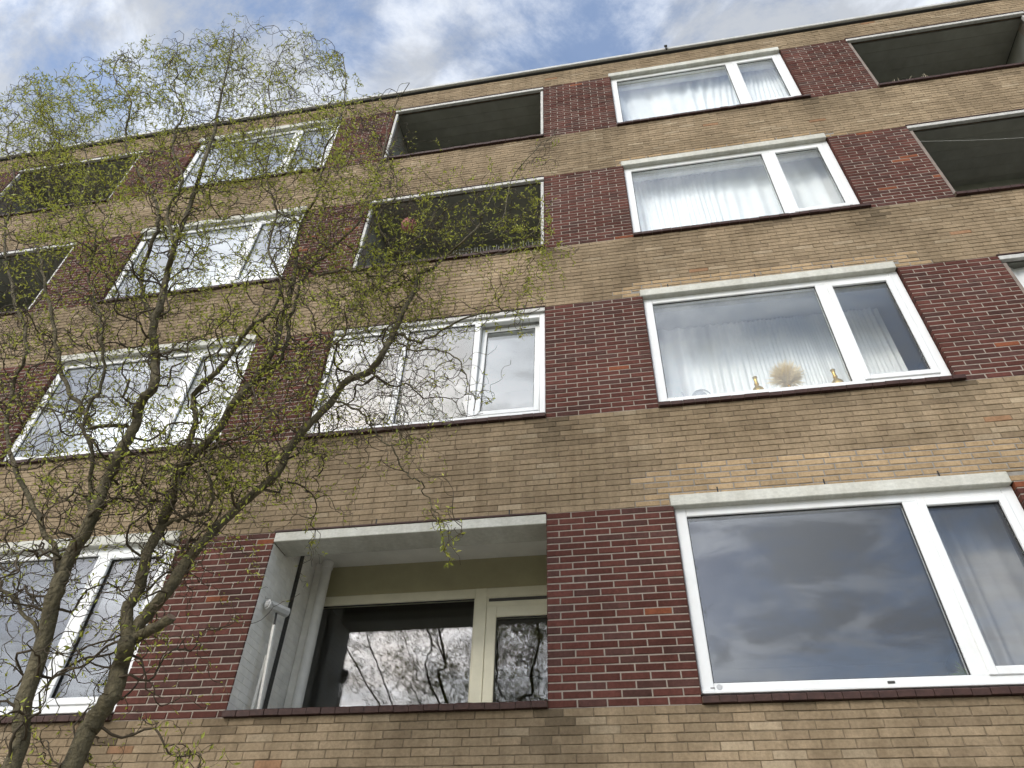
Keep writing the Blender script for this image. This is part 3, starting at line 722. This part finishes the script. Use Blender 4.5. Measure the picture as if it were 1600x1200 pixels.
EXTRA = [
 ([(209,670,5),(175,665,4.5),(142,670,5),(132,643,5),(105,606,5),(91,562,4.5),(84,501,4),(67,434,3.4),(60,380,3),(84,335,2.5),(74,280,2),(95,230,1.6),(70,180,1.2),(60,135,.8)], -2.6, -3.0),
 ([(243,505,6),(222,450,5),(228,400,4.4),(250,350,4),(237,300,3.4),(214,265,3),(196,215,2.4),(205,160,1.8),(178,110,1.2),(200,75,.8)], -2.75, -3.1),
 ([(100,885,7),(66,820,6),(34,750,5.4),(12,690,5),(18,610,4.4),(42,545,4),(22,460,3.4),(8,370,3),(24,280,2.3),(10,220,1.5),(30,175,1)], -2.6, -2.9),
 ([(405,585,5),(440,556,4.4),(452,500,4),(476,430,3.4),(512,395,3),(556,352,2.6),(578,300,2.2),(600,235,1.7),(612,175,1.2),(640,130,.8)], -2.55, -2.5),
 ([(619,520,3.4),(650,532,3),(686,519,2.6),(730,497,2.2),(787,486,1.6),(820,490,1.2),(848,480,.8)], -2.2, -2.0),
 ([(520,625,3),(560,640,2.6),(585,673,2.2),(612,700,2),(636,741,1.8),(654,752,1.6),(669,778,1.4),(680,800,1.2),(690,838,1.0),(702,885,.8)], -2.3, -2.15),
 ([(250,827,5),(285,805,4.5),(325,800,4),(332,765,4),(322,718,3.6),(345,690,3),(390,680,2.4),(430,640,2),(470,610,1.6),(500,560,1)], -2.45, -2.7),
 ([(145,807,6),(140,760,5),(144,704,4.4),(128,660,4),(158,600,3.6),(160,535,3.4),(153,484,3),(140,430,2.6),(150,370,2.2),(128,320,1.8),(140,250,1.4),(110,200,1)], -2.6, -3.2),
 ([(654,428,3),(640,400,2.6),(612,385,2.2),(590,340,2),(620,300,1.7),(610,250,1.3),(585,215,1)], -2.15, -2.3),
 ([(462,415,3.4),(500,428,3),(545,420,2.6),(572,432,2.2),(610,425,1.8),(640,380,1.4),(670,350,1),(700,300,.8)], -2.6, -2.4),
 ([(67,1002,5),(40,960,4.4),(16,930,4),(-10,900,3.6),(-40,850,3),(-60,780,2.4)], -2.55, -2.4),
 ([(272,385,4),(262,330,3.4),(285,280,3),(268,225,2.4),(285,170,1.8),(262,120,1.2),(275,80,.8)], -2.9, -3.2),
 ([(695,402,2.2),(735,392,1.9),(770,400,1.6),(805,385,1.3),(835,360,1.0),(845,330,.7)], -2.15, -2.0),
 ([(729,372,1.8),(770,360,1.5),(790,330,1.3),(800,280,1.1),(830,240,.9),(870,205,.6)], -2.1, -1.9),
 ([(612,528,2.6),(640,545,2.2),(680,548,1.8),(715,560,1.5),(735,600,1.2),(740,640,.9)], -2.2, -2.1),
]
for P, y0, y1 in EXTRA: limb(P, y0, y1, 'branch', None, 8, .008)

CROWN = [(-400,1500),(-400,60),(0,150),(60,95),(150,80),(200,55),(330,40),(362,5),(420,25),(465,20),(500,70),(545,75),(600,120),(655,125),(660,190),(720,190),(790,180),(890,195),(880,260),(870,330),(940,400),(900,470),(850,500),(770,520),(760,640),(700,560),(720,700),(725,900),(640,780),(560,720),(560,900),(540,1120),(430,1180),(400,1400)]
def inside(p):
    x, y = topx(p); r_ = False; j = len(CROWN)-1
    if y < 700: y -= 75*max(0, mnoise.noise(V((x*.011, 3.3, p.y*.6)))+.15); x += 40*mnoise.noise(V((y*.012, 9.1, p.y)))
    for i in range(len(CROWN)):
        xi, yi = CROWN[i]; xj, yj = CROWN[j]
        if (yi > y) != (yj > y) and x < (xj-xi)*(y-yi)/(yj-yi)+xi: r_ = not r_
        j = i
    return r_
def curl(p0, d0, ln, step, amp, lift, r0, r1):
    """a corkscrewing shoot: the heading keeps swinging round a slowly drifting axis"""
    n = max(3, int(ln/step)); d = d0.normalized(); ph = tr.uniform(0, 6.28); fr = tr.uniform(.7, 1.25); pts = [p0]; rad = [r0]; p = p0.copy()
    u = d.orthogonal().normalized(); w = d.cross(u); ax = d.copy()
    for i in range(n):
        ph += fr*tr.uniform(.6, 1.5)
        ax = (ax+V((tr.gauss(0, .13), tr.gauss(0, .13), tr.gauss(0, .13)+lift))).normalized()
        u = (u-ax*u.dot(ax)).normalized(); w = ax.cross(u)
        d = (ax+amp*(u*math.cos(ph)+w*math.sin(ph))+V((tr.gauss(0, .18), tr.gauss(0, .18), tr.gauss(0, .18)))).normalized()
        q = p+d*step
        if q.y > -0.12: break
        p = q; pts.append(p.copy()); rad.append(r0+(r1-r0)*(i+1)/n)
    return pts, rad
def rdir(lift=.2):
    return V((tr.gauss(0, 1), tr.gauss(0, .8), tr.gauss(lift, .8))).normalized()
mid = MB(); fine = MB(); LEAF = MB()
LC = []
def leaf(p, d, size):
    sd = d.cross(V((tr.gauss(0, 1), tr.gauss(0, 1), tr.gauss(0, 1))))
    if sd.length < 1e-4: return
    sd = sd.normalized()*size*tr.uniform(.13, .2); nrm = d.cross(sd).normalized()*size*tr.uniform(-.12, .22)
    i = len(LEAF.v); a = p+d*size*.45+nrm; e = p+d*size
    LEAF.v += [tuple(p), tuple(a+sd), tuple(e), tuple(a-sd)]; LEAF.f.append((i, i+1, i+2, i+3))
    k = tr.uniform(.75, 1.3); t = tr.random()
    c = (.36*k, .40*k, .055*k) if t < .6 else ((.45*k, .44*k, .075*k) if t < .88 else (.20*k, .25*k, .045*k))
    LEAF.c += [c]*4
def leaves_on(pts, dens, s0=.013, s1=.040):
    for i in range(1, len(pts)):
        seg = pts[i]-pts[i-1]; ln = seg.length
        for _ in range(int(ln*dens+tr.random())):
            p = pts[i-1]+seg*tr.random(); d = (seg.normalized()*.7+rdir(.15)*.9).normalized(); leaf(p, d, tr.uniform(s0, s1))
L1 = []
for pts, rad in LIMBS:
    tot = 0.0; nxt = tr.uniform(.1, .25); k0 = 0
    for i in range(1, len(pts)):
        tot += (pts[i]-pts[i-1]).length
        if tot < nxt: continue
        r_ = rad[i]; nxt = tot+tr.uniform(.05, .13)*(.8 if r_ > .035 else 1.0)
        if pts[i].z < 1.5: continue
        ax = (pts[i]-pts[i-1]).normalized()
        for _try in range(5):
            d = (rdir(.25)+ax*.35).normalized(); ln = tr.uniform(.35, 1.35)*(1.0 if pts[i].z > 3 else .8)
            rr = min(.0075, max(.003, r_*.35)); q, w = curl(pts[i], d, ln, .05, .75, .02 if tr.random() < .65 else -.06, rr, .0018)
            qx = topx(q[-1])[0]
            if tr.random() < (qx-580)/400: break
            if len(q) > 4 and inside(q[-1]) and inside(q[len(q)//2]): L1.append((q, w)); break
for q, w in L1: mid.tube(q, w, 5, False)
n3 = 0; L2 = []
tips = [(p_, r_) for p_, r_ in LIMBS if r_[-1] < .008]
for q, w in L1+[(p_[len(p_)//2:], r_[len(p_)//2:]) for p_, r_ in tips]:
    step = 2 if len(q) > 8 else 1
    for i in range(2, len(q), step):
        if tr.random() < .22-.9*mnoise.noise(q[i]*1.7): continue
        for _try in range(4):
            ax = (q[i]-q[i-1]).normalized(); d = (rdir(.15)+ax*.5).normalized()
            e, ew = curl(q[i], d, tr.uniform(.16, .70), .032, .70, .03 if tr.random() < .6 else -.09, min(.0032, w[i]*.8), .0012)
            if len(e) > 3 and inside(e[-1]): L2.append((e, ew)); break
for e, ew in L2: fine.tube(e, ew, 4, False)
L3 = []
for e, ew in L2:
    for i in range(2, len(e), 3):
        if tr.random() < .45: continue
        ax = (e[i]-e[i-1]).normalized(); d = (rdir(.1)+ax*.6).normalized()
        g3, gw = curl(e[i], d, tr.uniform(.07, .26), .024, .9, .03 if tr.random() < .5 else -.08, .0016, .0008)
        if len(g3) > 2 and inside(g3[-1]): L3.append(g3); fine.tube(g3, .0011, 3, False)
def density(p):                                     # some sprays are further in leaf than others
    k = mnoise.noise(p*1.1+V((3, 1, 7))); hgt = min(1, max(.5, (p.z-3.2)/2.6))
    return max(.1, .85+1.7*k)*hgt
for e, ew in L2: leaves_on(e, 20*density(e[0]))
for g3 in L3: leaves_on(g3, 62*density(g3[0]))
# a bright cluster at the end of the long hanging shoot
for pts, rad in LIMBS[10:11]:
    leaves_on(pts[-9:], 160, .02, .045)
print('willow', len(LIMBS), len(L1), len(L2), len(L3), len(LEAF.f), len(fine.f))
mid.build('side_shoots', 'twig', tree, smooth=True, fix=False, kind='stuff')
fine.build('twigs', 'twig', tree, smooth=True, fix=False, kind='stuff')
LEAF.build('leaves', 'leaf', tree, fix=False, kind='stuff')

# two more willows of the same kind stand behind the viewer and show in the glass
def copy_tree(src, loc, rz, k, label):
    r_ = src.copy(); C.objects.link(r_); r_.location = loc; r_.rotation_euler = (0, 0, rz); r_.scale = (k, k, k); r_['label'] = label
    for ch in list(src.children):
        c = ch.copy(); C.objects.link(c); c.parent = r_
        for g_ in list(ch.children):
            d = g_.copy(); C.objects.link(d); d.parent = c
    return r_
copy_tree(tree, (-5.2, -13.5, 0), 2.5, 1.3, 'willow mirrored in the glass of the lowest open balcony')
copy_tree(tree, (-15.5, -10.5, 0), 1.0, 1.15, 'willow mirrored in the lowest left window')
for o in bpy.data.objects:
    if o.parent is None and o.get('category') == 'tree': o['group'] = 'willows around the building'
